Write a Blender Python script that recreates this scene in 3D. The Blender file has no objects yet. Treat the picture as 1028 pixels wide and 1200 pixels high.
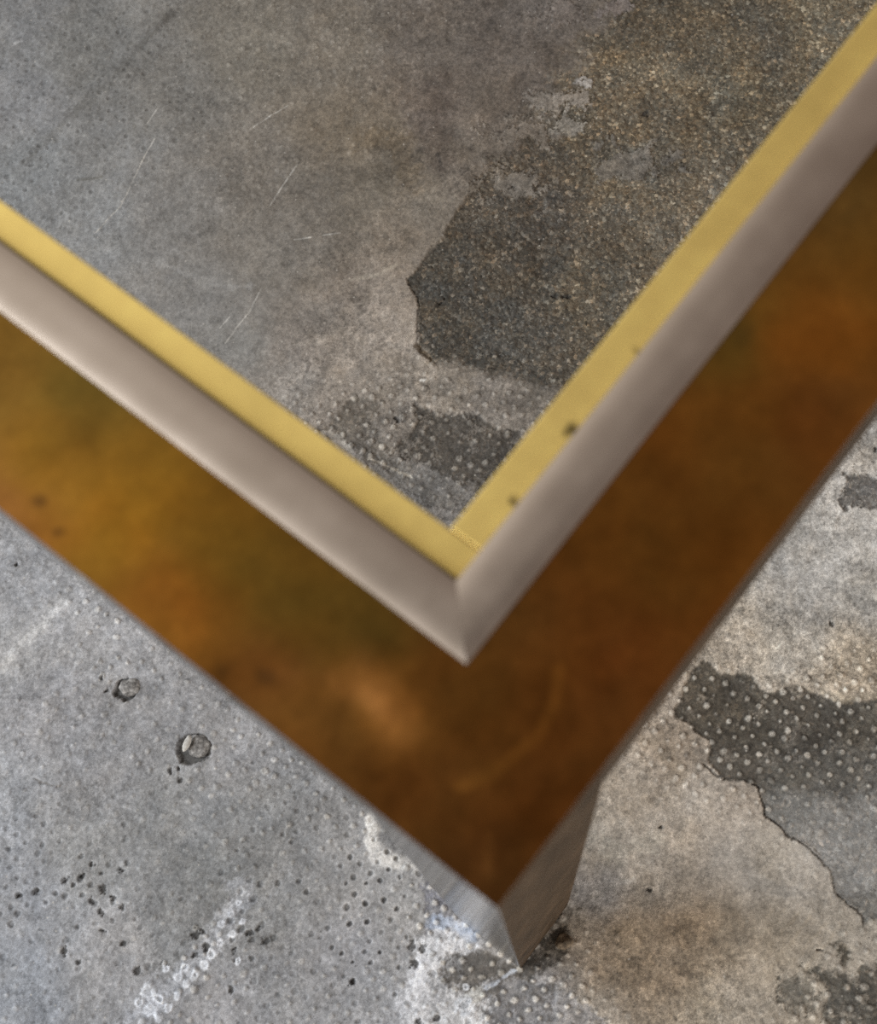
import bpy, bmesh, math
import numpy as np
from concurrent.futures import ThreadPoolExecutor
from mathutils import Matrix, Vector

S = bpy.context.scene
COL = S.collection

# ------------------------------------------------------------------ camera frame
FPX = 1750.0                      # focal length in pixels of the 1028x1200 frame
NAD = (629.0, 1184.0)             # image of the point straight below the camera
CAM_H = 0.72                      # camera height over the floor (m)
TAB_H = 0.43                      # table height (m)
d = np.array([NAD[0]-514, NAD[1]-600, FPX]); down = d/np.linalg.norm(d)
xa = np.array([1.0, 0, 0]) - down*down[0]; xa /= np.linalg.norm(xa)
za = -down; ya = np.cross(za, xa)
R = np.array([xa, ya, za])        # camera axes -> world axes

def G(px, py, depth=CAM_H):
    """photo pixel -> world x, y on a horizontal plane 'depth' below the camera"""
    r = R @ np.array([px-514.0, py-600.0, FPX])
    r = r*(-depth/r[2])
    return np.array([r[0], r[1]])

cam_d = bpy.data.cameras.new('camera'); cam = bpy.data.objects.new('camera', cam_d); COL.objects.link(cam)
cam_d.sensor_fit = 'VERTICAL'; cam_d.sensor_height = 24.0; cam_d.lens = FPX/1200*24.0
M = Matrix.Identity(4)
cols = [R[:, 0], -R[:, 1], -R[:, 2]]
for j, c in enumerate(cols):
    for i in range(3):
        M[i][j] = c[i]
M[2][3] = CAM_H
cam.matrix_world = M
cam_d.clip_start = 0.01
cam_d.dof.use_dof = True
cam_d.dof.focus_distance = 0.745
cam_d.dof.aperture_fstop = 11.0
S.camera = cam

# ------------------------------------------------------------------ small helpers
def lin(c):
    c = np.asarray(c, float)/255.0
    return np.where(c <= 0.04045, c/12.92, ((c+0.055)/1.055)**2.4)

def sstep(a, b, x):
    t = np.clip((x-a)/(b-a), 0, 1)
    return t*t*(3-2*t)

def hash2(ix, iy, seed):
    h = (ix.astype(np.int64)*374761393 + iy.astype(np.int64)*668265263 + seed*1274126177) & 0xFFFFFFFF
    h = ((h ^ (h >> 13))*1274126177) & 0xFFFFFFFF
    h = (h ^ (h >> 16)) & 0xFFFFFFFF
    h = (h*2246822519) & 0xFFFFFFFF
    h = h ^ (h >> 15)
    return (h & 0xFFFFFF)/float(0x1000000)

TAB = np.random.default_rng(7).random((1024, 1024), dtype=np.float32)
def vnoise(x, y, size, seed):
    x = x/size+seed*37.31; y = y/size+seed*11.73
    ix = np.floor(x); iy = np.floor(y)
    fx = (x-ix).astype(np.float32); fy = (y-iy).astype(np.float32)
    ix = ix.astype(np.int32) & 1023; iy = iy.astype(np.int32) & 1023; jx = (ix+1) & 1023; jy = (iy+1) & 1023
    fx = fx*fx*(3-2*fx); fy = fy*fy*(3-2*fy)
    a = TAB[iy, ix]; b = TAB[iy, jx]; c = TAB[jy, ix]; e = TAB[jy, jx]
    a = a+(b-a)*fx; c = c+(e-c)*fx
    return a+(c-a)*fy

def fbm(x, y, size, seed, octv=4, gain=0.5):
    s = 0; amp = 1.0; tot = 0
    for o in range(octv):
        ca, sa = math.cos(0.6*o+0.3), math.sin(0.6*o+0.3)
        s = s+amp*(vnoise(x*ca-y*sa, x*sa+y*ca, size/2**o, seed+17*o)-0.5); tot += amp; amp *= gain
    return s/tot*2        # about -1..1

CACHE = {}
FIELD = [-1.0, -1.0, 1.0, 1.0, 0.0025]
def shepard(x, y, pts, vals, eps):
    """inverse-distance field from scattered points, worked out on a coarse grid and interpolated"""
    pts = np.asarray(pts); vals = np.asarray(vals, float)
    if vals.ndim == 1: vals = vals[:, None]
    x0, y0, x1, y1, st = FIELD
    key = (tuple(FIELD), pts.tobytes(), vals.tobytes(), eps)
    gx = np.arange(x0, x1+st, st); gy = np.arange(y0, y1+st, st)
    acc = CACHE.get(key)
    if acc is None:
        acc = np.zeros((len(gy), len(gx), vals.shape[1])); wt = np.zeros((len(gy), len(gx)))
        for p, v in zip(pts, vals):
            w = 1.0/((gx[None, :]-p[0])**2+(gy[:, None]-p[1])**2+eps*eps)**2
            acc += w[:, :, None]*v; wt += w
        acc = CACHE[key] = (acc/wt[:, :, None]).astype(np.float32)
    fx = np.clip((x-x0)/st, 0, len(gx)-1.001); fy = np.clip((y-y0)/st, 0, len(gy)-1.001)
    ix = fx.astype(int); iy = fy.astype(int); fx = (fx-ix)[:, None]; fy = (fy-iy)[:, None]
    return ((acc[iy, ix]*(1-fx)+acc[iy, ix+1]*fx)*(1-fy)+(acc[iy+1, ix]*(1-fx)+acc[iy+1, ix+1]*fx)*fy)

def seg_dist(x, y, poly, closed, reach):
    """distance to a polyline (m), only worked out near it"""
    n = len(poly); dist = np.full(x.shape, 1e3, np.float32)
    P = np.asarray(poly)
    lo = P.min(0)-reach; hi = P.max(0)+reach
    idx = np.where((x > lo[0]) & (x < hi[0]) & (y > lo[1]) & (y < hi[1]))[0]
    X = x[idx]; Y = y[idx]; D = np.full(X.shape, 1e3)
    inside = np.zeros(X.shape, bool)
    for i in range(n if closed else n-1):
        a = P[i]; b = P[(i+1) % n]; ab = b-a
        t = np.clip(((X-a[0])*ab[0]+(Y-a[1])*ab[1])/(ab@ab+1e-12), 0, 1)
        D = np.minimum(D, np.hypot(X-a[0]-t*ab[0], Y-a[1]-t*ab[1]))
        if closed:
            c = ((a[1] > Y) != (b[1] > Y)) & (X < (b[0]-a[0])*(Y-a[1])/((b[1]-a[1]) if abs(b[1]-a[1]) > 1e-12 else 1e-12)+a[0])
            inside ^= c
    dist[idx] = np.where(inside, -D, D) if closed else D
    return dist

def mesh_obj(name, verts, faces, mat, parent=None, smooth=False):
    me = bpy.data.meshes.new(name); me.from_pydata([tuple(v) for v in verts], [], faces); me.update()
    if mat: me.materials.append(mat)
    if smooth: me.polygons.foreach_set('use_smooth', [True]*len(me.polygons))
    o = bpy.data.objects.new(name, me); COL.objects.link(o)
    if parent: o.parent = parent
    return o

def grid_mesh(name, Z, X, Y, mat, parent=None, smooth=True):
    ny, nx = X.shape
    me = bpy.data.meshes.new(name)
    co = np.stack([X.ravel(), Y.ravel(), Z.ravel()], 1).astype(np.float32)
    me.vertices.add(nx*ny); me.vertices.foreach_set('co', co.ravel())
    i = np.arange(ny-1)[:, None]*nx+np.arange(nx-1)[None, :]
    q = np.stack([i, i+1, i+nx+1, i+nx], -1).reshape(-1, 4).astype(np.int32)
    me.loops.add(q.size); me.loops.foreach_set('vertex_index', q.ravel())
    me.polygons.add(len(q)); me.polygons.foreach_set('loop_start', np.arange(0, q.size, 4, dtype=np.int32))
    me.polygons.foreach_set('loop_total', np.full(len(q), 4, np.int32))
    me.update(calc_edges=True)
    if smooth: me.polygons.foreach_set('use_smooth', np.ones(len(q), bool))
    if mat: me.materials.append(mat)
    o = bpy.data.objects.new(name, me); COL.objects.link(o)
    if parent: o.parent = parent
    return o

def set_color(me, name, rgb):
    a = me.attributes.new(name, 'FLOAT_COLOR', 'POINT')
    c = np.ones((len(me.vertices), 4), np.float32); c[:, :3] = rgb
    a.data.foreach_set('color', c.ravel())

def set_float(me, name, v):
    a = me.attributes.new(name, 'FLOAT', 'POINT'); a.data.foreach_set('value', np.asarray(v, np.float32).ravel())

class NT:
    def __init__(s, name):
        s.mat = bpy.data.materials.new(name); s.mat.use_nodes = True
        s.t = s.mat.node_tree; s.n = s.t.nodes; s.b = s.n['Principled BSDF']
    def new(s, typ, **kw):
        n = s.n.new(typ)
        for k, v in kw.items(): setattr(n, k, v)
        return n
    def link(s, a, b): s.t.links.new(a, b)
    def math(s, op, a, b=None):
        n = s.new('ShaderNodeMath', operation=op)
        for i, v in enumerate((a, b)):
            if v is None: continue
            if isinstance(v, (int, float)): n.inputs[i].default_value = v
            else: s.link(v, n.inputs[i])
        return n.outputs[0]
    def mix(s, fac, a, b, mode='MIX'):
        n = s.new('ShaderNodeMix', data_type='RGBA', blend_type=mode)
        for i, v in ((0, fac), (6, a), (7, b)):
            if isinstance(v, (int, float)): n.inputs[i].default_value = v
            elif isinstance(v, tuple): n.inputs[i].default_value = (*v, 1)
            else: s.link(v, n.inputs[i])
        return n.outputs[2]
    def noise(s, scale, detail=3, rough=0.5, vec=None):
        n = s.new('ShaderNodeTexNoise'); n.inputs['Scale'].default_value = scale
        n.inputs['Detail'].default_value = detail; n.inputs['Roughness'].default_value = rough
        if vec is not None: s.link(vec, n.inputs['Vector'])
        return n.outputs[0]
    def ramp(s, x, stops):
        n = s.new('ShaderNodeValToRGB'); e = n.color_ramp.elements
        while len(e) < len(stops): e.new(0.5)
        for el, (p, c) in zip(e, stops):
            el.position = p; el.color = (*c, 1) if isinstance(c, tuple) else (c, c, c, 1)
        s.link(x, n.inputs[0]); return n.outputs[0]
    def range(s, x, a, b, c, dd):
        n = s.new('ShaderNodeMapRange'); s.link(x, n.inputs[0])
        for i, v in enumerate((a, b, c, dd)): n.inputs[i+1].default_value = v
        return n.outputs[0]

# ------------------------------------------------------------------ floor material
def floor_material():
    m = NT('weathered_concrete')
    tc = m.new('ShaderNodeTexCoord').outputs['Object']
    base = m.new('ShaderNodeAttribute', attribute_name='base').outputs['Color']
    agg = m.new('ShaderNodeAttribute', attribute_name='agg').outputs['Fac']
    grit = m.new('ShaderNodeAttribute', attribute_name='grit').outputs['Fac']
    # fine sand grain everywhere
    n1 = m.noise(900, 4, 0.65, tc); n2 = m.noise(2600, 2, 0.6, tc)
    g = m.math('ADD', m.math('MULTIPLY', m.math('SUBTRACT', n1, 0.5), 1.5), m.math('MULTIPLY', m.math('SUBTRACT', n2, 0.5), 3.0))
    g = m.math('ADD', m.math('MULTIPLY', g, grit), 1.0)
    col = m.mix(1.0, base, g, 'MULTIPLY')
    # exposed aggregate: grains of two sizes, each with its own tint
    wn = m.new('ShaderNodeTexNoise'); wn.inputs['Scale'].default_value = 700; wn.inputs['Detail'].default_value = 3; m.link(tc, wn.inputs['Vector'])
    wv = m.new('ShaderNodeVectorMath', operation='MULTIPLY_ADD'); m.link(wn.outputs['Color'], wv.inputs[0]); wv.inputs[1].default_value = (.0022, .0022, .0022); m.link(tc, wv.inputs[2])
    def grains(scale, k):
        v = m.new('ShaderNodeTexVoronoi'); v.inputs['Scale'].default_value = scale; m.link(wv.outputs[0], v.inputs['Vector'])
        sp = m.new('ShaderNodeSeparateColor'); m.link(v.outputs['Color'], sp.inputs[0])
        val = m.ramp(sp.outputs[0], [(0.0, 0.40), (0.5, 0.80), (0.78, 1.10), (0.92, 1.75), (1.0, 3.4)])
        tint = m.ramp(sp.outputs[1], [(0.0, (0.96, 1.0, 1.0)), (0.5, (1.02, 1, 0.96)), (0.8, (1.10, 1.0, 0.87)), (1.0, (1.16, 0.98, 0.82))])
        return m.mix(1.0, val, tint, 'MULTIPLY'), v.outputs['Distance'], sp.outputs[0]
    ga, da, ra = grains(560, 3); gb, db, rb = grains(1250, 2)
    gg = m.mix(0.42, ga, gb)
    aggc = m.mix(1.0, base, gg, 'MULTIPLY')
    col = m.mix(agg, col, aggc)
    # scattered pale and dark specks
    sv = m.new('ShaderNodeTexVoronoi'); sv.inputs['Scale'].default_value = 420; m.link(tc, sv.inputs['Vector'])
    ss = m.new('ShaderNodeSeparateColor'); m.link(sv.outputs['Color'], ss.inputs[0])
    near = m.range(sv.outputs['Distance'], 0.12, 0.26, 1, 0)
    dk = m.math('MULTIPLY', near, m.math('GREATER_THAN', ss.outputs[0], 0.93))
    lt = m.math('MULTIPLY', near, m.math('LESS_THAN', ss.outputs[0], 0.03))
    col = m.mix(m.math('MULTIPLY', dk, 0.45), col, (0.035, 0.03, 0.025))
    col = m.mix(m.math('MULTIPLY', lt, 0.5), col, (0.6, 0.56, 0.5))
    m.link(col, m.b.inputs['Base Color'])
    m.link(m.range(agg, 0, 1, 0.62, 0.85), m.b.inputs['Roughness'])
    m.b.inputs['Specular IOR Level'].default_value = 0.35
    hgt = m.math('ADD', m.math('MULTIPLY', n1, 0.5), m.math('MULTIPLY', n2, 0.35))
    hg = m.math('ADD', m.math('MULTIPLY', hgt, m.math('ADD', grit, 0.15)), m.math('MULTIPLY', m.math('MULTIPLY', agg, m.math('SUBTRACT', 1.0, da)), 0.8))
    bp = m.new('ShaderNodeBump'); bp.inputs['Strength'].default_value = 0.55; bp.inputs['Distance'].default_value = 0.0007
    m.link(hg, bp.inputs['Height']); m.link(bp.outputs[0], m.b.inputs['Normal'])
    return m.mat

# ------------------------------------------------------------------ floor surface
def build_floor():
    cs = np.array([G(*p) for p in ((0, 0), (1028, 0), (0, 1200), (1028, 1200))])
    lo = cs.min(0)-0.025; hi = cs.max(0)+0.025
    FIELD[:4] = [lo[0]-.05, lo[1]-.05, hi[0]+.05, hi[1]+.05]
    STEP = 0.00050
    def axis(a, b):
        core = np.arange(a, b, STEP)
        out = np.cumsum(np.concatenate([np.minimum(STEP*1.15**np.arange(1, 150), 0.0026), 0.0026*1.3**np.arange(1, 30)])); out = out[out < 1.6]
        return np.concatenate([(core[0]-out)[::-1], core, core[-1]+out])
    xs = axis(lo[0], hi[0]); ys = axis(lo[1], hi[1])
    X, Y = np.meshgrid(xs, ys); shp = X.shape
    xf = X.ravel(); yf = Y.ravel(); N = xf.size
    COLr = np.empty((N, 3), np.float32); AGGr = np.empty(N, np.float32); HGT = np.empty(N, np.float32); GRIT = np.empty(N, np.float32)
    PC = {}
    def P(pts):
        k = tuple(map(tuple, pts))
        if k not in PC: PC[k] = np.array([G(*p) for p in pts])
        return PC[k]
    def work(sl):
        COLr[sl], AGGr[sl], HGT[sl], GRIT[sl] = floor_look(xf[sl], yf[sl], P, lo, hi)
    CH = 12000
    work(slice(0, 1000))
    with ThreadPoolExecutor(4) as ex:
        list(ex.map(work, [slice(i, min(i+CH, N)) for i in range(0, N, CH)]))
    o = grid_mesh('floor', HGT.reshape(shp), X, Y, floor_material())
    set_color(o.data, 'base', COLr); set_float(o.data, 'agg', AGGr); set_float(o.data, 'grit', GRIT)
    o['kind'] = 'structure'
    return o

def floor_look(x, y, P, lo, hi):
    """colour, bared aggregate, height and grittiness of the floor at points x, y (m)"""
    # wavering of every outline
    wx = x+0.0030*fbm(x, y, 0.014, 11, 6, 0.72); wy = y+0.0030*fbm(x, y, 0.014, 57, 6, 0.72)
    bx = x+0.012*fbm(x, y, 0.05, 5, 4); by = y+0.012*fbm(x, y, 0.05, 9, 4)

    base_pts = [
     (20,20,128,128,128),(20,120,138,138,139),(20,200,140,142,143),(100,60,128,127,124),(120,180,132,131,129),(100,260,140,140,139),
     (200,100,125,122,117),(200,250,130,127,123),(220,340,134,131,127),(270,400,134,131,126),(300,60,126,120,110),(300,200,124,117,108),
     (300,300,124,118,110),(400,60,122,114,103),(400,150,120,109,94),(460,150,118,107,92),(400,250,114,106,95),(440,215,112,104,92),
     (360,280,120,113,104),(500,50,115,106,97),(500,130,104,93,84),(560,60,106,97,89),(560,130,108,98,88),(620,60,108,99,91),
     (640,20,112,104,97),(540,190,118,108,97),(500,230,122,113,101),(460,280,126,115,102),(420,330,143,131,118),(400,300,124,114,103),
     (370,360,130,121,111),(350,400,143,134,125),(400,420,154,143,131),(450,340,150,138,125),(460,400,154,143,131),(340,440,147,140,132),
     (400,460,146,136,125),(440,440,142,132,120),(480,440,144,134,122),(520,450,136,127,116),(560,460,136,127,117),(600,470,126,118,109),
     (460,500,130,122,113),(450,560,118,114,110),(490,580,120,116,112),(520,600,128,123,118),(640,450,120,113,104),
     (10,640,152,152,154),(40,680,150,150,152),(20,750,158,157,157),(80,730,154,153,154),(150,760,150,149,150),(60,830,150,149,151),
     (200,830,142,141,142),(280,880,140,139,140),(120,900,144,143,144),(20,950,150,151,154),(200,960,130,130,130),(300,960,132,132,132),
     (380,960,138,137,137),(260,1010,124,124,123),(100,1000,142,142,142),(20,1050,145,147,152),(20,1180,141,145,152),(120,1120,146,145,146),
     (200,1080,132,132,132),(320,1060,140,139,138),(400,1020,142,141,141),(440,1060,150,148,147),(400,1120,148,147,149),(340,1150,140,140,142),
     (260,1180,146,145,147),(460,1100,154,152,151),(450,1160,150,150,152),(520,1180,160,160,163),
     (740,920,160,148,133),(720,980,166,156,142),(780,880,158,143,126),(800,960,168,157,143),(860,960,172,160,146),(900,1000,172,164,152),
     (860,1020,166,160,152),(940,1030,172,164,153),(700,1040,165,162,160),(760,1040,162,154,143),(680,1080,160,150,136),(740,1090,142,124,101),
     (800,1090,140,122,100),(720,1140,140,122,100),(780,1150,144,126,104),(850,1100,148,134,115),(900,1080,154,143,127),(870,1160,158,148,134),
     (940,1110,156,146,131),(830,1180,152,140,122),(700,1190,148,138,125),(640,1180,150,147,146),(980,1090,158,150,138),(1010,520,172,166,158),
     (980,640,172,168,162),(940,700,170,166,160),(1010,700,168,163,155),(900,750,168,160,148),(870,760,170,158,142),(980,780,166,154,137),
     (1020,790,164,150,130),(990,800,158,146,130),(1010,960,150,147,143),(960,960,158,155,150)]
    bp = P([(a, b) for a, b, *_ in base_pts]); bv = lin([c for _, _, *c in base_pts])
    col = shepard(bx, by, bp, bv, 0.010)
    right = sstep(P([(640, 1100)])[0, 0], P([(760, 1000)])[0, 0], x)*sstep(P([(900, 470)])[0, 1], P([(900, 560)])[0, 1], y); col = col*(1+.10*right)[:, None]
    lum = col.mean(1, keepdims=True); col = lum+(col-lum)*0.9
    agg = np.zeros_like(x); H = np.zeros_like(x)

    def blend(mask, rgb):
        nonlocal col
        c = lin(rgb) if not isinstance(rgb, np.ndarray) else rgb
        col = col*(1-mask[:, None])+c*mask[:, None]

    cloud = fbm(x, y, 0.03, 21, 6, 0.6); fine = fbm(x, y, 0.006, 33, 4, 0.6)
    # ---- exposed aggregate inside the opening
    polyA = P([(479,327),(496,305),(522,277),(530,259),(549,224),(561,206),(580,188),(604,170),(640,128),(664,84),(700,34),(735,-30),
               (800,-140),(1300,-140),(1300,300),(900,560),(700,500),(652,450),(623,446),(588,441),(541,429),(502,422),(487,405),(491,374),(488,349)])
    dA = seg_dist(wx, wy, polyA, True, 0.05)
    soft = shepard(x, y, P([(485,360),(540,240),(620,150),(680,60),(560,430),(640,450)]), [0.0008, 0.0014, 0.010, 0.014, 0.004, 0.005], 0.01)[:, 0]
    mA = sstep(1, -1, (dA+1.2*soft*fbm(x, y, 0.01, 71, 5, 0.65)+0.0022*fbm(x, y, 0.007, 75, 6, 0.8))/soft)
    ap = [(520,340,80,76,70),(560,380,78,74,68),(600,300,86,80,72),(640,230,92,85,77),(700,200,100,93,82),(760,120,100,92,80),(800,60,94,87,76),
          (860,100,106,99,86),(900,40,98,91,80),(820,250,112,105,94),(700,350,98,92,82),(640,400,84,80,74),(960,30,112,106,94),(780,90,118,108,92),(740,30,88,82,73)]
    ac = shepard(bx, by, P([(a, b) for a, b, *_ in ap]), lin([c for _, _, *c in ap]), 0.010)
    ac = ac*1.10*(1+0.30*fbm(x, y, 0.009, 72, 5, 0.7)+0.16*fbm(x, y, 0.03, 73, 3))[:, None]
    ac = ac*(1+fbm(x, y, 0.012, 74, 4)[:, None]*np.array([[.10, .0, -.14]]))
    blend(mA, ac); agg = np.maximum(agg, mA); H -= 0.0011*mA
    # cream crust left standing on the aggregate near its upper edge
    for (cx, cy, rx, ry, th, c, s) in [(648,118,36,18,-0.3,(136,128,119),3),(683,97,17,12,0,(156,150,144),4),(612,150,40,16,-0.5,(126,117,107),5),
                                     (600,212,38,20,0.1,(122,114,104),6),(668,142,22,17,0.2,(144,138,129),7),(745,185,40,24,0.3,(112,106,98),8),
                                     (728,8,22,12,0,(118,110,106),9),(660,15,30,14,-0.4,(116,108,102),10),(580,198,22,14,0.3,(116,107,96),12)]:
        c0 = G(cx, cy); k = 0.00047
        dx = (wx-c0[0])/(rx*k); dy = (wy-c0[1])/(ry*k)
        ca, sa = math.cos(th), math.sin(th)
        dd = np.hypot(dx*ca+dy*sa, -dx*sa+dy*ca)+1.9*fbm(x, y, 0.009, 100+s, 6, 0.75)
        mk = sstep(1.02, 0.82, dd)
        blend(0.9*mk, c); agg *= 1-0.9*mk; H += 0.0006*mk
    # ---- dark worn patches near the opening's corner and outside the table
    def patch(pts, c, seed, edge=0.0012, a=0.35, low=0.0008, rag=0.003, op=1.0, fade=None):
        nonlocal agg, H
        dd = seg_dist(wx, wy, P(pts), True, 0.012)
        ii = np.where(dd < 0.011)[0]
        if not len(ii): return
        X_, Y_ = x[ii], y[ii]
        mk = sstep(edge, -edge, dd[ii]+rag*1.6*fbm(X_, Y_, 0.008, seed, 6, 0.75))*op
        mk = mk*(1-0.6*sstep(0.05, 0.30, fbm(X_, Y_, 0.007, seed+40, 6, 0.78)))
        cc = lin(c)*(1+0.45*fbm(X_, Y_, 0.006, seed+80, 5, 0.75))[:, None]
        m1 = mk[:, None]; col[ii] = col[ii]*(1-m1)+cc*m1
        agg[ii] = agg[ii]*(1-mk)+a*mk; H[ii] -= low*mk
    patch([(392,488),(418,461),(448,476),(444,499),(447,517),(470,535),(480,560),(430,545),(412,522),(383,502)], (98,92,84), 201, a=.4, op=.75)
    patch([(488,476),(512,485),(547,479),(570,493),(611,508),(660,540),(600,560),(561,575),(523,555),(477,540),(465,522),(477,511),(485,493)], (84,79,73), 203, a=.4)
    patch([(440,535),(480,545),(530,560),(560,590),(530,600),(480,580)], (110,107,103), 204, a=.3, op=.7, rag=.005)
    tl = P([(789,836),(809,789),(825,770),(846,791),(875,789),(901,812),(914,807),(932,803),(955,812),(987,824),(1028,817),(1085,840),(1140,900),(1105,985),(1060,1045),
            (1011,1085),(1006,1070),(981,1047),(972,1021),(953,994),(922,979),(896,954),(898,945),(888,922),(864,914),(846,916),(830,888),(833,869),(812,851)])
    dC = seg_dist(wx*0.5+x*0.5, wy*0.5+y*0.5, tl, True, 0.03)
    mC = sstep(0.0009, -0.0009, dC+0.0024*fbm(x, y, 0.006, 205, 6, 0.75))*(1-0.4*sstep(0.15, 0.5, fbm(x, y, 0.008, 245, 6, 0.75)))
    cp = [(820,820,84,77,67),(860,850,82,76,67),(900,860,80,75,67),(950,850,81,76,69),(1010,850,93,88,80),(860,900,95,89,81),(920,910,98,94,87),
          (980,900,96,94,90),(1020,900,116,114,110),(920,950,136,135,132),(980,960,140,139,137),(1020,960,138,137,135),(960,990,150,148,145),(1000,1020,146,145,143),(1010,1060,120,118,114),(990,1060,128,126,122)]
    blend(mC, shepard(bx, by, P([(a, b) for a, b, *_ in cp]), lin([c for _, _, *c in cp]), 0.006))
    agg = np.maximum(agg, 0.35*mC); H -= 0.0010*mC
    patch([(973,1105),(985,1103),(998,1118),(1000,1128),(990,1132),(980,1120)], (88,84,76), 207, a=.5, rag=.002)
    patch([(957,1137),(979,1145),(1006,1145),(1028,1126),(1085,1115),(1130,1180),(1085,1262),(1005,1285),(955,1235),(960,1190),(972,1165)], (92,89,83), 208, a=.5, op=.95)
    patch([(915,1150),(935,1140),(955,1150),(950,1175),(930,1190),(918,1175)], (104,100,92), 209, a=.4, rag=.008, op=.8)
    patch([(987,551),(1013,552),(1040,560),(1050,600),(1000,597),(984,587),(992,573)], (104,101,98), 210, a=.5, rag=.005)
    patch([(1000,500),(1040,515),(1040,540),(1015,530)], (140,136,130), 217, a=.3, rag=.006, op=.5)
    # dirt gathered round the foot of the leg
    patch([(612,1128),(640,1090),(665,1082),(672,1100),(655,1125),(625,1150),(600,1140)], (62,58,52), 211, a=.4, op=.85, low=.0003)
    patch([(520,1122),(545,1104),(590,1120),(625,1150),(660,1160),(650,1200),(600,1215),(560,1190),(575,1150),(540,1165),(515,1150)], (88,83,77), 212, a=.2, op=.85)
    patch([(492,1020),(511,1040),(532,1062),(545,1088),(525,1100),(502,1098),(500,1070)], (110,110,118), 213, a=.1, op=.85, low=.0005)
    patch([(590,1150),(640,1150),(690,1180),(720,1230),(560,1230)], (140,139,141), 214, a=.1, op=.6, rag=.006)
    # ---- lime bloom: white and faintly blue
    def stroke(pts, w, c, op, seed, rag=1.0, lift=0.0):
        dd = seg_dist(wx, wy, P(pts), False, 0.02)
        ii = np.where(dd < w*2.2)[0]
        if not len(ii): return
        X_, Y_ = x[ii], y[ii]
        mk = sstep(1.05, 0.30, dd[ii]/w+rag*1.5*fbm(X_, Y_, 0.007, seed, 6, 0.76))*op
        mk = mk*(1-0.5*sstep(0.08, 0.35, fbm(X_, Y_, 0.004, seed+40, 5, 0.78)))
        m1 = mk[:, None]; col[ii] = col[ii]*(1-m1)+lin(c)*m1; H[ii] += lift*mk
    stroke([(438,962),(434,985),(446,1004),(466,1012),(482,1008),(490,1018)], .0050, (212,208,202), .95, 301, .5, .0004)
    stroke([(545,1092),(520,1100),(500,1115),(496,1150),(500,1190)], .0085, (214,214,217), .9, 302, .8, .0003)
    stroke([(470,1215),(490,1180),(487,1150)], .0080, (200,200,203), .7, 351, 1.0)
    stroke([(430,1005),(470,1040),(490,1075)], .0060, (176,175,174), .45, 352, 1.0)
    stroke([(500,1190),(530,1180),(560,1195)], .0095, (212,211,212), .85, 303, .8, .0003)
    stroke([(545,1175),(560,1165)], .0040, (200,197,190), .8, 304, .5, .0003)
    stroke([(570,1160),(600,1140)], .0016, (200,206,216), .7, 305, .5)
    stroke([(505,1085),(535,1085),(552,1096)], .0040, (178,190,210), .7, 306, .6)
    stroke([(278,1045),(262,1078),(245,1110),(205,1150),(165,1180),(140,1215)], .0080, (178,180,186), .55, 307, .9)
    stroke([(285,1045),(262,1070)], .0040, (190,190,192), .5, 308, .6)
    stroke([(0,783),(33,747),(75,705)], .0030, (196,195,194), .75, 309, .8, .0002)
    stroke([(-5,850),(4,900),(12,950),(14,985)], .0030, (176,177,180), .5, 310, .8)
    stroke([(60,710),(100,700),(130,730)], .0050, (172,171,171), .35, 311, .9)
    stroke([(62,755),(100,775),(120,800)], .0040, (176,176,177), .35, 312, .9)
    stroke([(430,539),(456,546),(482,558)], .0010, (170,163,152), .8, 313, .5)
    stroke([(383,505),(395,512),(412,530)], .0012, (166,160,150), .7, 314, .6)
    stroke([(412,326),(440,322),(463,314)], .0016, (166,156,142), .7, 315, .8)
    stroke([(345,405),(362,402),(380,398)], .0030, (156,148,138), .45, 316, .9)
    stroke([(187,306),(215,318),(240,330),(290,336)], .0032, (150,148,145), .5, 317, .9)
    stroke([(494,444),(498,447)], .0009, (222,218,210), 1, 318, .2)
    stroke([(695,1050),(720,1040),(745,1030)], .0016, (196,192,186), .6, 319, .7)
    stroke([(880,1035),(920,1040),(970,1050)], .0045, (150,147,142), .45, 320, .9)
    stroke([(700,985),(730,1000),(765,985)], .0070, (178,172,160), .5, 321, .9)
    stroke([(965,812),(990,820),(1028,815)], .0020, (184,172,152), .6, 322, .8)
    stroke([(15,20),(0,45)], .002, (150,150,150), .4, 323, .5)
    stroke([(18,52),(26,48)], .0012, (178,178,178), .7, 324, .5)
    # comb marks left by a trowel in the tan patch
    for i, (a, b) in enumerate([((905,1065),(850,1125)),((920,1068),(868,1125)),((935,1072),(885,1128)),((950,1076),(905,1130)),((968,1080),(925,1135)),((985,1085),(940,1140)),((860,1078),(830,1115))]):
        stroke([a, b], .0009, (172,160,142), .35, 330+i, .8, .0002)
    # ---- scratches
    for i, pts in enumerate([[(181,162),(163,196),(142,241),(112,272)],[(185,127),(169,150)],[(336,125),(315,137),(293,152)],[(348,193),(331,218),(317,241)],
                             [(306,339),(292,366),(264,402)],[(269,371),(258,384)],[(345,281),(365,278)],[(379,276),(398,273)]]):
        dd = seg_dist(x+0.3*(wx-x), y+0.3*(wy-y), P(pts), False, 0.01)
        blend(sstep(0.00062, 0.0002, dd)*np.clip(0.65+1.6*fbm(x, y, .008, 360+i, 4, .7), 0.05, 0.85), (180,176,169))
    # ---- stains and cracks
    stroke([(204,15),(174,45),(114,109),(82,136),(27,190)], .0042, (104,102,98), .5, 340, .9)
    stroke([(204,14),(174,46)], .0022, (78,74,68), .45, 341, .9)
    stroke([(92,209),(118,207)], .0014, (100,97,88), .6, 342, .6)
    stroke([(515,95),(512,150),(518,190)], .0120, (92,82,74), .6, 343, .8)
    stroke([(515,180),(517,188)], .0014, (60,55,50), .9, 344, .6)
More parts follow.
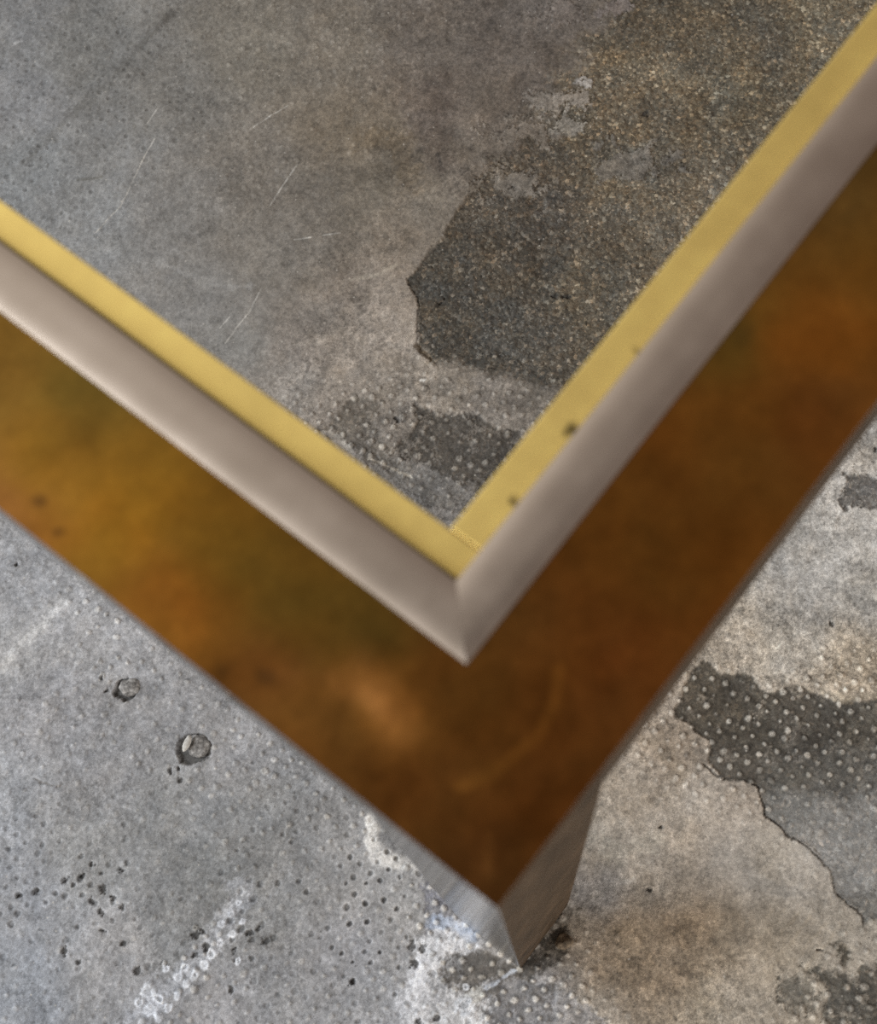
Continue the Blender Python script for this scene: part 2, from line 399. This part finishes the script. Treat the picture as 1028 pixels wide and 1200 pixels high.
    stroke([(450,225),(410,285),(370,330)], .0080, (106,99,89), .4, 345, .9)
    stroke([(650,60),(600,110)], .0100, (102,93,85), .45, 346, .9)
    stroke([(420,160),(470,170),(480,215)], .0090, (116,101,80), .4, 347, .9)
    stroke([(800,910),(780,890),(770,870)], .0060, (132,118,100), .5, 348, .9)
    stroke([(690,960),(740,945),(790,930)], .0040, (144,132,116), .35, 349, .9)
    def crack(pts, w, dep, c=(48,45,42), op=.75, k=1.0):
        dd = seg_dist(x+k*(wx-x), y+k*(wy-y), P(pts), False, 0.01)
        ii = np.where(dd < w*1.5)[0]
        if not len(ii): return
        mk = sstep(w, w*.3, dd[ii]+0.5*w*fbm(x[ii], y[ii], 0.004, 77, 4, 0.7))*op*np.clip(.8+1.2*fbm(x[ii], y[ii], 0.009, 78, 3), .15, 1)
        m1 = mk[:, None]; col[ii] = col[ii]*(1-m1)+lin(c)*m1; H[ii] -= dep*mk
    crack([(826,898),(834,905),(846,916),(864,913),(888,921),(898,945),(896,954),(922,979),(950,996),(972,1021),(981,1047),(1006,1070),(1011,1086)], .00075, .0010)
    crack([(479,327),(484,340),(490,352),(491,374),(487,400),(494,412),(504,422)], .0006, .0008, op=.55)
    crack([(486,404),(496,414),(503,422)], .0018, .0008, (84,72,56), .8)
    crack([(39,909),(66,921),(96,913)], .0006, .0006, (118,114,110), .8)
    crack([(0,690),(25,690),(40,702)], .0005, .0005, (110,108,106), .6)
    crack([(996,1050),(1028,1045)], .0007, .0005, (84,82,80), .7)
    crack([(985,1030),(1000,1025),(1010,1000)], .0006, .0005, (96,94,92), .6)
    # ---- moulded dots: a slanted square lattice of little bumps, many broken into pits
    sp = 0.0064; th = math.radians(-37)
    ca, sa = math.cos(th), math.sin(th)
    gx = x+0.0022*fbm(x, y, 0.06, 401, 2); gy = y+0.0022*fbm(x, y, 0.06, 402, 2)
    u = (gx*ca+gy*sa)/sp; v = (-gx*sa+gy*ca)/sp
    iu = np.floor(u); iv = np.floor(v)
    best = np.full(x.shape, 9.0); r1 = np.zeros_like(x); r2 = np.zeros_like(x)
    for a in (-1, 0, 1):
        for b in (-1, 0, 1):
            cu = iu+a; cv = iv+b
            du = u-(cu+.5+.34*(hash2(cu, cv, 41)-.5)); dv = v-(cv+.5+.34*(hash2(cu, cv, 42)-.5))
            dd = np.hypot(du, dv)*sp
            m = dd < best
            best = np.where(m, dd, best); r1 = np.where(m, hash2(cu, cv, 43), r1); r2 = np.where(m, hash2(cu, cv, 44), r2)
    zp = [(20,20,.08,.22),(100,60,.08,.22),(20,180,.12,.26),(100,250,.05,.2),(200,100,.08,.25),(200,300,.0,.05),(300,60,.14,.12),(400,60,.16,.10),(300,180,.14,.12),(400,160,.1,.05),
          (300,320,0,0),(450,250,0,0),(400,400,0,0),(560,100,0,0),(600,300,0,0),(800,150,0,0),(420,500,.55,.1),(540,520,.40,.15),(500,580,.25,.1),
          (20,640,.1,.1),(120,740,.45,.1),(60,760,.1,.05),(60,850,.22,.1),(150,860,.25,.1),(250,920,.3,.15),(330,900,.4,.25),(400,950,.45,.35),(100,960,.15,.3),(180,980,.15,.25),
          (110,1040,.1,.6),(40,1040,.1,.45),(50,1150,.2,.25),(150,1120,.12,.3),(230,1140,.5,.25),(300,1100,.25,.55),(350,1080,.1,.3),(380,1030,.25,.55),(440,1060,.2,.9),
          (430,1110,.25,.7),(400,1160,.35,.35),(300,1170,.3,.3),(470,1150,.3,.5),(510,1060,.9,.2),(560,1130,1.1,.1),(600,1170,1.2,.1),(650,1190,1.1,.1),(530,1180,.4,.3),
          (700,1195,.3,.1),(750,1150,0,0),(720,980,0,0),(850,1000,0,0),(900,1100,0,0),(840,830,.8,.05),(900,860,1.0,.05),(960,870,1.0,.05),(1010,880,.8,.05),(900,920,.7,.05),(960,950,.3,.1),(1000,1000,.1,.1),
          (1000,1160,.6,.1),(1000,580,.1,.2),(980,680,0,0),(880,760,0,0)]
    za_ = shepard(x, y, P([(a, b) for a, b, *_ in zp]), [c for _, _, *c in zp], 0.006)
    zl = za_[:, 0]; zd = za_[:, 1]
    pit = r1 < zd/(zl+zd+0.08)
    alive = sstep(.06, 0, np.hypot(np.maximum(np.maximum(lo[0]-x, x-hi[0]), 0), np.maximum(np.maximum(lo[1]-y, y-hi[1]), 0)))*sstep(0.12, 0.42, r2+0.35*np.clip(zl+zd, 0, 1))
    rad = 0.00110+0.00085*r2
    g = sstep(1.0, 0.5, best/rad+0.55*fbm(x, y, 0.003, 405, 4, 0.7))*alive
    amp = np.clip(0.42+0.8*hash2(np.floor(r1*9973), np.floor(r2*9973), 7), 0, 1)
    ml = np.where(pit, 0, g*np.clip(zl*amp*1.25, 0, .95)); md = np.where(pit, g*np.clip(zd*amp*1.3, 0, .9), 0)
    ring = np.where(pit, sstep(1.9, 1.3, best/rad)*(1-g)*np.clip(zd*.45, 0, .4)*amp*alive, 0)
    dirt = np.where(~pit, sstep(2.4, 1.2, best/rad+.8*fine)*(1-g)*np.clip(zl*.5, 0, .45)*alive, 0)
    col = col*(1-0.45*dirt[:, None])
    blend(ml*.9, np.clip(col*.55+lin((186,180,170))*.75, 0, .62)); blend(ring, np.clip(col*1.45, 0, .6)); blend(md, col*.25)
    H += 0.0009*g*np.clip(zl*1.6+.08*(zd > .08), 0, 1)*np.where(pit, .0, 1)-0.0010*md+0.0003*ring
    agg *= 1-0.8*np.clip(ml, 0, 1)
    # single white rings where lime rose through broken dots
    for i, (px, py, r) in enumerate([(279,1058,4),(270,1071,4.5),(259,1082,5),(259,1104,5),(248,1117,6),(239,1129,6.5),(228,1142,5.5),(216,1133,5.5),(208,1145,6),(218,1153,5),(195,1136,5),
                         (174,1161,9),(162,1174,6),(175,1183,8),(186,1169,5),(196,1179,5),(185,1192,5),(207,1167,5),(273,1094,5),(284,1080,4),(281,1125,4),(545,1178,11),(548,1155,4)]):
        c0 = G(px, py); dd = np.hypot(wx*.6+x*.4-c0[0], wy*.6+y*.4-c0[1]); rr = r*0.00041
        if dd.min() > rr*2: continue
        dd = dd+rr*.5*fbm(x, y, .002, 63, 4, .75)
        blend(sstep(rr*1.15, rr*.75, dd)*.85, (208,210,215)); hole = sstep(rr*.6, rr*.3, dd)*(hash2(np.array([i]), np.array([3]), 5)[0]*.8)
        blend(hole, (120,121,124)); H += 0.0005*sstep(rr*1.2, rr*.7, dd)-0.0008*hole
    # dark pits
    for (px, py, r) in [(108,1012,4),(140,1018,5),(98,1026,3.5),(76,1031,5),(121,1042,6),(109,1056,4.5),(120,1065,4.5),(142,1061,4),(131,1052,4),(121,1087,4),(144,1105,4),(91,1126,4),
                        (162,1139,5),(76,1115,5),(23,1050,3.5),(42,1046,5),(236,1091,5),(228,1096,6),(241,1110,6),(300,1090,5),(291,1096,5),(310,1104,5),(276,1112,4),(272,1157,5),(226,1118,4),
                        (484,1107,6.5),(497,1114,6),(486,1130,6),(412,1150,4),(489,1195,5),(513,1192,5),(412,1166,0),(976,730,4.2),(455,462,0),(467,491,4),(463,489,3),(514,343,3.2),(519,350,3.2),(515,356,3.2),
                        (651,345,5),(664,345,5),(118,795,2.5),(126,808,4),(200,905,4),(210,900,3),(212,915,3.5),(757,132,5),(18,664,2.5),(455,395,0),(775,968,3),(763,1040,3),(870,1100,0),(962,1113,2.5),(1026,527,3)]:
        if r <= 0: continue
        c0 = G(px, py); dd = np.hypot(wx-c0[0], wy-c0[1]); rr = r*0.00040
        ii = np.where(dd < rr*3)[0]
        if not len(ii): continue
        mk = sstep(rr, rr*.5, dd[ii]+rr*.9*fbm(x[ii], y[ii], .0022, 62, 4, .75))
        m1 = (mk*.82)[:, None]; col[ii] = col[ii]*(1-m1)+lin((60,58,56))*m1; H[ii] -= 0.0011*mk
    # seats of the two stones stuck in the floor
    for (px, py, r) in [(225,878,19), (147,809,13)]:
        c0 = G(px, py); dd = np.hypot(wx-c0[0], wy-c0[1])+0.0016*fine; rr = r*0.00043
        mk = sstep(rr*1.12, rr*.8, dd); blend(mk*.8, (62,60,57)); H -= 0.0026*mk
    # cloudy mottling and undulation
    grit = shepard(x, y, P([(100,150),(300,200),(270,380),(450,300),(420,420),(500,450),(550,100),(700,250),(50,700),(200,880),(300,1000),(100,1100),(420,1060),(520,1150),(740,950),(900,1000),(760,1120),(960,680),(980,770),(870,760)]),
                   [.35,.42,.3,.55,.6,.7,.6,.8,.5,.5,.5,.5,.45,.5,.6,.45,.75,.6,.8,.8], 0.02)[:, 0]
    crust = fbm(x, y, 0.010, 501, 6, 0.80); crumb = fbm(x, y, 0.0040, 503, 5, 0.85); sand = fbm(x, y, 0.0016, 509, 2, 0.8)
    off = np.hypot(np.maximum(np.maximum(lo[0]-x, x-hi[0]), 0), np.maximum(np.maximum(lo[1]-y, y-hi[1]), 0))
    calm = (1-0.8*np.clip(agg, 0, 1))*sstep(.03, .0, off)     # the finest grain only where the mesh can hold it
    mott = 1+0.30*cloud*(0.4+grit)+0.25*fine*(0.15+grit)*sstep(.1, .0, off)+0.48*sand*(.25+grit)*calm
    mott *= 1+(0.30*grit*sstep(0.04, 0.26, crust)-0.26*grit*sstep(-0.04, -0.26, crust))*calm
    mott *= 1-0.55*grit*sstep(0.16, 0.34, crumb)*sstep(-.1, .2, fbm(x, y, 0.02, 507, 3))*calm
    mott *= 1+0.35*grit*sstep(0.16, 0.34, -crumb)*calm
    tint = fbm(x, y, 0.013, 505, 5, 0.7)*grit
    col = col*(1+tint[:, None]*np.array([[.07, .0, -.10]]))
    col = np.clip(col*mott[:, None], 0.008, 0.8)
    H += 0.0006*grit*crust+0.0003*grit*crumb
    H += 0.0007*cloud+0.00022*fine*(0.5+grit)+agg*0.0005*fbm(x, y, 0.0022, 601, 2)
    # level the far coarse part
    far = off > 0.9
    H *= sstep(.9, .4, off)
    H[far] = 0
    return col.astype(np.float32), np.clip(agg, 0, 1), H, grit
build_floor()

# ------------------------------------------------------------------ metals
def brass_border_mat():
    m = NT('tarnished_brass')
    tc = m.new('ShaderNodeTexCoord').outputs['Object']
    base = m.new('ShaderNodeAttribute', attribute_name='patina').outputs['Color']
    n = m.noise(120, 5, 0.65, tc); n2 = m.noise(700, 3, 0.6, tc)
    c = m.mix(1.0, base, m.math('ADD', m.math('MULTIPLY', n, 0.5), m.math('ADD', m.math('MULTIPLY', n2, 0.35), 0.58)), 'MULTIPLY')
    m.link(c, m.b.inputs['Base Color'])
    m.b.inputs['Metallic'].default_value = 0.9
    m.link(m.range(n, 0.3, 0.7, 0.27, 0.36), m.b.inputs['Roughness'])
    return m.mat

def simple_metal(name, col, rough, metallic=1.0, var=0.1, scale=80, bump=0.0):
    m = NT(name)
    tc = m.new('ShaderNodeTexCoord').outputs['Object']
    n = m.noise(scale, 4, 0.6, tc)
    c = m.mix(1.0, col, m.range(n, 0.25, 0.75, 1-var, 1+var), 'MULTIPLY')
    m.link(c, m.b.inputs['Base Color'])
    m.b.inputs['Metallic'].default_value = metallic
    m.link(m.range(n, 0.3, 0.7, rough*0.9, rough*1.15), m.b.inputs['Roughness'])
    return m

BRASS = brass_border_mat()
CHROME = simple_metal('brushed_nickel', (0.585, 0.495, 0.42), 0.36, var=0.05, scale=60).mat
def ledge_mat():
    m = simple_metal('bright_brass', (1.0, 0.75, 0.245), 0.44, metallic=0.85, var=0.04, scale=90)
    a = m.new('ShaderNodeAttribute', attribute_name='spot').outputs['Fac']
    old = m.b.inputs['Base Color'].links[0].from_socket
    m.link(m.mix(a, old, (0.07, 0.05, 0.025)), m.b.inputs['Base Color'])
    return m.mat
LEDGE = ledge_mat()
def side_mat():
    m = simple_metal('worn_steel', (0.44, 0.42, 0.40), 0.12, var=0.12, scale=60)
    a = m.new('ShaderNodeAttribute', attribute_name='tarnish').outputs['Fac']
    tc = m.new('ShaderNodeTexCoord').outputs['Object']
    n = m.noise(75, 6, 0.7, tc)
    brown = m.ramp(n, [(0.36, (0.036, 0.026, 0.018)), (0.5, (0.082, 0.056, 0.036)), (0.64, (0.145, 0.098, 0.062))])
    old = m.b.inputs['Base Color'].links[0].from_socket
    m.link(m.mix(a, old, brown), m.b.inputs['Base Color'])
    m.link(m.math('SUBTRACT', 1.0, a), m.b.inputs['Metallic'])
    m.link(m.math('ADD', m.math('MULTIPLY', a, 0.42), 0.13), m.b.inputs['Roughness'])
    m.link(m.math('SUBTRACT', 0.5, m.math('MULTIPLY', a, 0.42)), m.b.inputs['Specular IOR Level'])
    m.b.inputs['Specular Tint'].default_value = (0.52, 0.51, 0.50, 1)
    return m.mat
POLISH = side_mat()
STONE = NT('stone')
STONE.link(STONE.ramp(STONE.noise(500, 5, 0.7, STONE.new('ShaderNodeTexCoord').outputs['Object']), [(0.3, (0.06, 0.055, 0.05)), (0.5, (0.21, 0.20, 0.19)), (0.68, (0.42, 0.40, 0.38))]), STONE.b.inputs['Base Color'])
STONE.b.inputs['Roughness'].default_value = 0.9
PALE = NT('pale_chip')
PALE.link(PALE.ramp(PALE.noise(700, 4, 0.6, PALE.new('ShaderNodeTexCoord').outputs['Object']), [(0.3, (0.34, 0.32, 0.29)), (0.6, (0.60, 0.58, 0.54))]), PALE.b.inputs['Base Color'])
PALE.b.inputs['Roughness'].default_value = 0.85
EARTH = NT('brown_stone')
EARTH.link(EARTH.ramp(EARTH.noise(450, 5, 0.7, EARTH.new('ShaderNodeTexCoord').outputs['Object']), [(0.3, (0.05, 0.04, 0.028)), (0.55, (0.20, 0.15, 0.10)), (0.75, (0.42, 0.34, 0.25))]), EARTH.b.inputs['Base Color'])
EARTH.b.inputs['Roughness'].default_value = 0.9

# ------------------------------------------------------------------ the table
T = CAM_H-TAB_H
corner = G(583.0, 1064.5, T)
ROT = math.radians(51.72)
root = bpy.data.objects.new('coffee_table', None); COL.objects.link(root)
root.location = (corner[0], corner[1], 0); root.rotation_euler = (0, 0, ROT)
root['label'] = 'low brass and steel table frame with open top and square legs, standing on the concrete'
root['category'] = 'table'
LX, LY = 0.66, 1.02               # right arm, left arm (m)
BW, CW, YW = 0.0332, 0.0123, 0.0084
AP = 0.036; ZT = TAB_H

def to_local(px, py, z=ZT):
    p = G(px, py, CAM_H-z)-corner
    c, s = math.cos(-ROT), math.sin(-ROT)
    return np.array([p[0]*c-p[1]*s, p[0]*s+p[1]*c])

# The four sides: local frame (a along the side, b inwards) -> table x, y
SIDES = [  # origin, direction along, direction inwards, length
    (np.array([0., LY]), np.array([0., -1.]), np.array([1., 0.]), LY),      # left arm, runs down to the corner
    (np.array([0., 0.]), np.array([1., 0.]), np.array([0., 1.]), LX),       # right arm
    (np.array([LX, 0.]), np.array([0., 1.]), np.array([-1., 0.]), LY),
    (np.array([LX, LY]), np.array([-1., 0.]), np.array([0., -1.]), LX)]

def mitred(name, k, b0, b1, prof, zbot, mat, seg, attr=None, smooth=True):
    """strip between inset b0 and b1 along side k, mitred ends; prof = [(t, z)] across the top"""
    o, da, db, L = SIDES[k]
    n = len(prof)
    ts = np.array([t for t, _ in prof]); zs = np.array([z for _, z in prof])
    u = np.linspace(0, 1, seg+1)
    V = []
    eps = 0.00002
    for uu in u:
        for t, z in zip(ts, zs):
            b = b0+(b1-b0)*t; a = b+eps+(L-2*b-2*eps)*uu
            p = o+da*a+db*b; V.append((p[0], p[1], z))
    F = []
    for i in range(seg):
        for j in range(n-1):
            q = i*n+j; F.append((q, q+n, q+n+1, q+1))
    # underside, edges and mitred ends on points of their own
    def quad(*q):
        b = len(V)
        for p in q: V.append(p)
        F.append(tuple(range(b, b+len(q))))
    def at(uu, t, z):
        b = b0+(b1-b0)*t; a = b+eps+(L-2*b-2*eps)*uu
        p = o+da*a+db*b; return (p[0], p[1], z)
    z0, z1 = zs[0], zs[-1]
    quad(at(0, 0, zbot), at(0, 1, zbot), at(1, 1, zbot), at(1, 0, zbot))
    quad(at(0, 0, z0), at(0, 0, zbot), at(1, 0, zbot), at(1, 0, z0))
    quad(at(0, 1, zbot), at(0, 1, z1), at(1, 1, z1), at(1, 1, zbot))
    for uu in (0, 1):
        cap = [at(uu, t, z) for t, z in prof]+[at(uu, 1, zbot), at(uu, 0, zbot)]
        quad(*(cap if uu == 0 else cap[::-1]))
    ob = mesh_obj(name, V, F, mat, root)
    if smooth:
        for i in range(seg*(n-1)): ob.data.polygons[i].use_smooth = True
    return ob, np.array(V)

# patina of the brass border as seen at points of its top
pat = [(0,450,128,96,36),(50,540,158,112,34),(0,590,150,100,44),(150,600,152,108,30),(200,700,150,98,32),(250,640,124,90,26),(300,790,122,78,30),(350,690,112,82,26),
       (430,820,150,100,40),(480,940,116,74,28),(570,1030,112,70,28),(650,900,124,74,26),(640,760,120,74,26),(750,650,126,80,26),(850,500,122,78,26),(850,390,104,76,26),
       (950,400,134,80,24),(1000,260,98,70,30),(960,480,116,70,26),(1020,300,118,78,26),(720,780,122,72,26),(90,470,112,88,32),(420,740,104,78,26),(560,800,108,70,24)]
FIELD[:] = [-.02, -.02, LX+.02, LY+.02, .0025]
pp = np.array([to_local(a, b) for a, b, *_ in pat]); pv = lin([c for _, _, *c in pat])*1.08
def paint_brass(ob, V):
    x, y = V[:, 0], V[:, 1]
    qx = x+0.006*fbm(x, y, 0.02, 701, 4); qy = y+0.006*fbm(x, y, 0.02, 702, 4)
    c = shepard(qx, qy, pp, pv, 0.008).astype(float)
    c *= (1+0.30*fbm(x, y, 0.012, 703, 4, 0.6))[:, None]
    hue = fbm(x, y, 0.014, 704, 3)[:, None]
    c *= 1+hue*np.array([[0.06, -0.05, -0.16]])
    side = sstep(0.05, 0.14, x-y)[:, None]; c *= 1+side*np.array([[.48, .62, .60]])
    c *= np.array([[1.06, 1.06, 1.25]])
    def dab(px, py, r, mul, op=1.0, seed=1):
        nonlocal c
        p = to_local(px, py); dd = np.hypot(qx-p[0], qy-p[1])/(r*0.00017)+0.5*fbm(x, y, 0.006, 710+seed, 3)
        m = (sstep(1.2, 0.2, dd)*op)[:, None]; c = c*(1-m)+c*np.array([mul])*m
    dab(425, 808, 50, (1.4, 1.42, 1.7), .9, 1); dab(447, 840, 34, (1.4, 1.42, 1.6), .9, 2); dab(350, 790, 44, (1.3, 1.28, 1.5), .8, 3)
    dab(52, 586, 9, (.5, .5, .7), 1, 4); dab(68, 615, 9, (.5, .5, .7), 1, 5); dab(300, 795, 14, (.6, .65, .8), .8, 6); dab(95, 668, 12, (.6, .6, .8), .9, 7)
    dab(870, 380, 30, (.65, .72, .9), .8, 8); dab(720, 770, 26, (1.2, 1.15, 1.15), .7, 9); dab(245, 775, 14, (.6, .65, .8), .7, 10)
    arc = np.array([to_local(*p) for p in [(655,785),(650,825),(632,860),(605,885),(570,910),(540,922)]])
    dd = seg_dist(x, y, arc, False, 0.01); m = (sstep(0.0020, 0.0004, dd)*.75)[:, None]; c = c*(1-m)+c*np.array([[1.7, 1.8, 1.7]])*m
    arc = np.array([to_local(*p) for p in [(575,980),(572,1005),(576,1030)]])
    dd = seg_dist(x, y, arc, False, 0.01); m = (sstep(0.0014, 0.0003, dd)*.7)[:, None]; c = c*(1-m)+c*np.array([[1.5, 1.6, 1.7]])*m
    set_color(ob.data, 'patina', np.clip(c, 0.004, .95))

bprof = [(t, ZT) for t in np.linspace(0, 1, 41)]
ct = np.linspace(0, 1, 17)
cprof = [(t, ZT+0.0002+0.00055*(1-abs(2*t-1)**3)) for t in ct]
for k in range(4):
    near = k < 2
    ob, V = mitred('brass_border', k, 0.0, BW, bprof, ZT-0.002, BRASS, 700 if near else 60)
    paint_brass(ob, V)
    if near: ob['label'] = 'broad tarnished brown brass border'
for k in range(4):
    ob, V = mitred('steel_trim', k, BW+.0001, BW+CW, cprof, ZT-0.012, CHROME, 40)
    if k < 2: ob['label'] = 'narrow grey satin metal trim strip'

# the bright inner ledge: flat bars, the left and opposite ones run through, the others butt against them
b0 = BW+CW+0.0002; zl = ZT-0.0030
def bar(name, x0, x1, y0, y1, zt, zb, mat, bev=0.0003, div=(1, 1)):
    nx, ny = div
    bm = bmesh.new()
    bmesh.ops.create_cube(bm, size=1.0)
    for v in bm.verts:
        v.co = Vector((x0 if v.co.x < 0 else x1, y0 if v.co.y < 0 else y1, zb if v.co.z < 0 else zt))
    if bev: bmesh.ops.bevel(bm, geom=bm.edges[:], offset=bev, segments=2, affect='EDGES', profile=.5)
    if nx > 1 or ny > 1:
        for i in range(1, nx): bmesh.ops.bisect_plane(bm, geom=bm.verts[:]+bm.edges[:]+bm.faces[:], plane_co=(x0+(x1-x0)*i/nx, 0, 0), plane_no=(1, 0, 0))
        for i in range(1, ny): bmesh.ops.bisect_plane(bm, geom=bm.verts[:]+bm.edges[:]+bm.faces[:], plane_co=(0, y0+(y1-y0)*i/ny, 0), plane_no=(0, 1, 0))
    me = bpy.data.meshes.new(name); bm.to_mesh(me); bm.free(); me.materials.append(mat)
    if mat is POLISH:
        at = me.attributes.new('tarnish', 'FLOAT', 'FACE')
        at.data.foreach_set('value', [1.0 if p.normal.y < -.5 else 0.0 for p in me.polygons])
    o = bpy.data.objects.new(name, me); COL.objects.link(o); o.parent = root
    return o
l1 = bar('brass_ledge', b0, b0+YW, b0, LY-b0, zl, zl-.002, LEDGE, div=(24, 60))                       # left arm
l2 = bar('brass_ledge', b0+YW+.0003, LX-b0-YW-.0003, b0, b0+YW, zl, zl-.002, LEDGE, div=(500, 8))   # right arm
l3 = bar('brass_ledge', LX-b0-YW, LX-b0, b0, LY-b0, zl, zl-.002, LEDGE)
l4 = bar('brass_ledge', b0+YW+.0003, LX-b0-YW-.0003, LY-b0-YW, LY-b0, zl, zl-.002, LEDGE)
l1['label'] = l2['label'] = 'narrow bright yellow brass ledge'
co = np.empty(len(l2.data.vertices)*3); l2.data.vertices.foreach_get('co', co); co = co.reshape(-1, 3)
spot = np.zeros(len(co))
for (px, py, rr) in [(602,588,.0011),(671,503,.0016),(664,508,.0008),(744,412,.0007)]:
    p = to_local(px, py, zl); spot = np.maximum(spot, sstep(1.3, .5, np.hypot(co[:, 0]-p[0], co[:, 1]-p[1])/rr)*.9)
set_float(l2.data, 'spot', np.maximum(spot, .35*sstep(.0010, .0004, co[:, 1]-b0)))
co = np.empty(len(l1.data.vertices)*3); l1.data.vertices.foreach_get('co', co); co = co.reshape(-1, 3)
set_float(l1.data, 'spot', .9*sstep(.0017, .0008, co[:, 0]-b0+.0003*fbm(co[:, 0], co[:, 1], .02, 9, 3)))     # darker along the outer edge beside the trim

# outer sides and legs
LEG = 0.0365; TH = 0.004
zt = ZT-.002
for (x0, x1, y0, y1) in [(0, TH, LEG, LY-LEG), (LEG, LX-LEG, 0, TH), (LX-TH, LX, LEG, LY-LEG), (LEG, LX-LEG, LY-TH, LY)]:
    o = bar('apron', x0, x1, y0, y1, zt, ZT-AP, POLISH, .0003)
for (cx, cy) in [(0, 0), (LX-LEG, 0), (0, LY-LEG), (LX-LEG, LY-LEG)]:
    o = bar('leg', cx, cx+LEG, cy, cy+LEG, zt, 0.0, POLISH, .0006)

# ------------------------------------------------------------------ loose and lodged stones
def stone(name, px, py, rx, ry, rz, seed, mat, label, cat, z=0.0, rot=0.0, rough=.42, sub=4):
    bm = bmesh.new(); bmesh.ops.create_icosphere(bm, subdivisions=sub, radius=1)
    co = np.array([v.co[:] for v in bm.verts])
    n = fbm(co[:, 0]*.01+co[:, 2]*.007, co[:, 1]*.01-co[:, 2]*.006, .008, seed, 4, .6)
    for v, f in zip(bm.verts, n):
        s = 1+rough*f; v.co = Vector((v.co.x*rx*s, v.co.y*ry*s, v.co.z*rz*s))
    me = bpy.data.meshes.new(name); bm.to_mesh(me); bm.free(); me.materials.append(mat)
    for p in me.polygons: p.use_smooth = True
    o = bpy.data.objects.new(name, me); COL.objects.link(o)
    g = G(px, py); o.location = (g[0], g[1], z); o.rotation_euler = (0, 0, rot)
    o['label'] = label; o['category'] = cat
    return o
k = 0.00043
stone('pebble', 232, 874, 15*k, 15*k, .0028, 801, STONE.mat, 'round dark pebble lodged in the grey floor under a white chip', 'pebble', z=-.0019)
stone('stone_chip', 220, 872, 4.2*k, 10*k, .0016, 802, PALE.mat, 'small oblong white chip lying on the round dark pebble', 'stone chip', z=.0016, rot=-.40, rough=.15, sub=3)
stone('pebble', 153, 804, 12*k, 10*k, .0024, 803, STONE.mat, 'smaller speckled grey pebble lodged in the floor near the table edge', 'pebble', z=-.0010)
stone('crumb', 661, 1104, 10*k, 7.5*k, .0030, 804, EARTH.mat, 'brown crumb of concrete lying in dirt beside the foot of the table leg', 'concrete crumb', z=.0008, rot=.5, rough=.5, sub=3)

# ------------------------------------------------------------------ light
def area(name, loc, target, sx, sy, power, color):
    l = bpy.data.lights.new(name, 'AREA'); l.shape = 'RECTANGLE'; l.size = sx; l.size_y = sy; l.energy = power; l.color = color
    o = bpy.data.objects.new(name, l); COL.objects.link(o); o.location = loc
    o.rotation_euler = (Vector(target)-Vector(loc)).to_track_quat('-Z', 'Y').to_euler()
    return o
area('window_daylight', (-2.6, -0.1, 1.75), (0, .1, .1), 2.2, 1.8, 66, (0.88, 0.94, 1.0))
area('lower_right_fill', (1.7, -2.4, 1.3), (.1, .1, .1), 1.4, 1.4, 42, (1.0, 0.965, 0.91))  # unseen fill lamp, added to brighten the floor at lower right

w = bpy.data.worlds.new('world'); S.world = w; w.use_nodes = True
nt = w.node_tree; bg = nt.nodes['Background']
tcw = nt.nodes.new('ShaderNodeTexCoord')
dt = nt.nodes.new('ShaderNodeVectorMath'); dt.operation = 'DOT_PRODUCT'; nt.links.new(tcw.outputs['Generated'], dt.inputs[0]); dt.inputs[1].default_value = (-1.0, 0.1, 0.0)
mr = nt.nodes.new('ShaderNodeMapRange'); nt.links.new(dt.outputs['Value'], mr.inputs[0]); mr.inputs[1].default_value = -0.6; mr.inputs[2].default_value = 1.0
rp = nt.nodes.new('ShaderNodeValToRGB'); nt.links.new(mr.outputs[0], rp.inputs[0])
e = rp.color_ramp.elements
e[0].position = 0.0; e[0].color = (0.16, 0.13, 0.115, 1)
e[1].position = 1.0; e[1].color = (0.86, 0.86, 0.84, 1)
n1 = e.new(0.375); n1.color = (0.205, 0.175, 0.157, 1)
n2 = e.new(0.62); n2.color = (0.56, 0.52, 0.465, 1)
sz = nt.nodes.new('ShaderNodeSeparateXYZ'); nt.links.new(tcw.outputs['Generated'], sz.inputs[0])
zr = nt.nodes.new('ShaderNodeMapRange'); zr.interpolation_type = 'SMOOTHSTEP'; nt.links.new(sz.outputs['Z'], zr.inputs[0])
for i, v in enumerate((0.93, 0.995, 1.0, 0.22)): zr.inputs[i+1].default_value = v
mx = nt.nodes.new('ShaderNodeMix'); mx.data_type = 'RGBA'; mx.blend_type = 'MULTIPLY'; mx.inputs[0].default_value = 1.0
nt.links.new(rp.outputs[0], mx.inputs[6]); nt.links.new(zr.outputs[0], mx.inputs[7])
nt.links.new(mx.outputs[2], bg.inputs['Color']); bg.inputs['Strength'].default_value = 1.0

S.cycles.use_denoising = False
S.view_settings.view_transform = 'Standard'; S.view_settings.look = 'None'
S.view_settings.exposure = 0.34; S.view_settings.gamma = 1.0; S.view_settings.use_curve_mapping = False
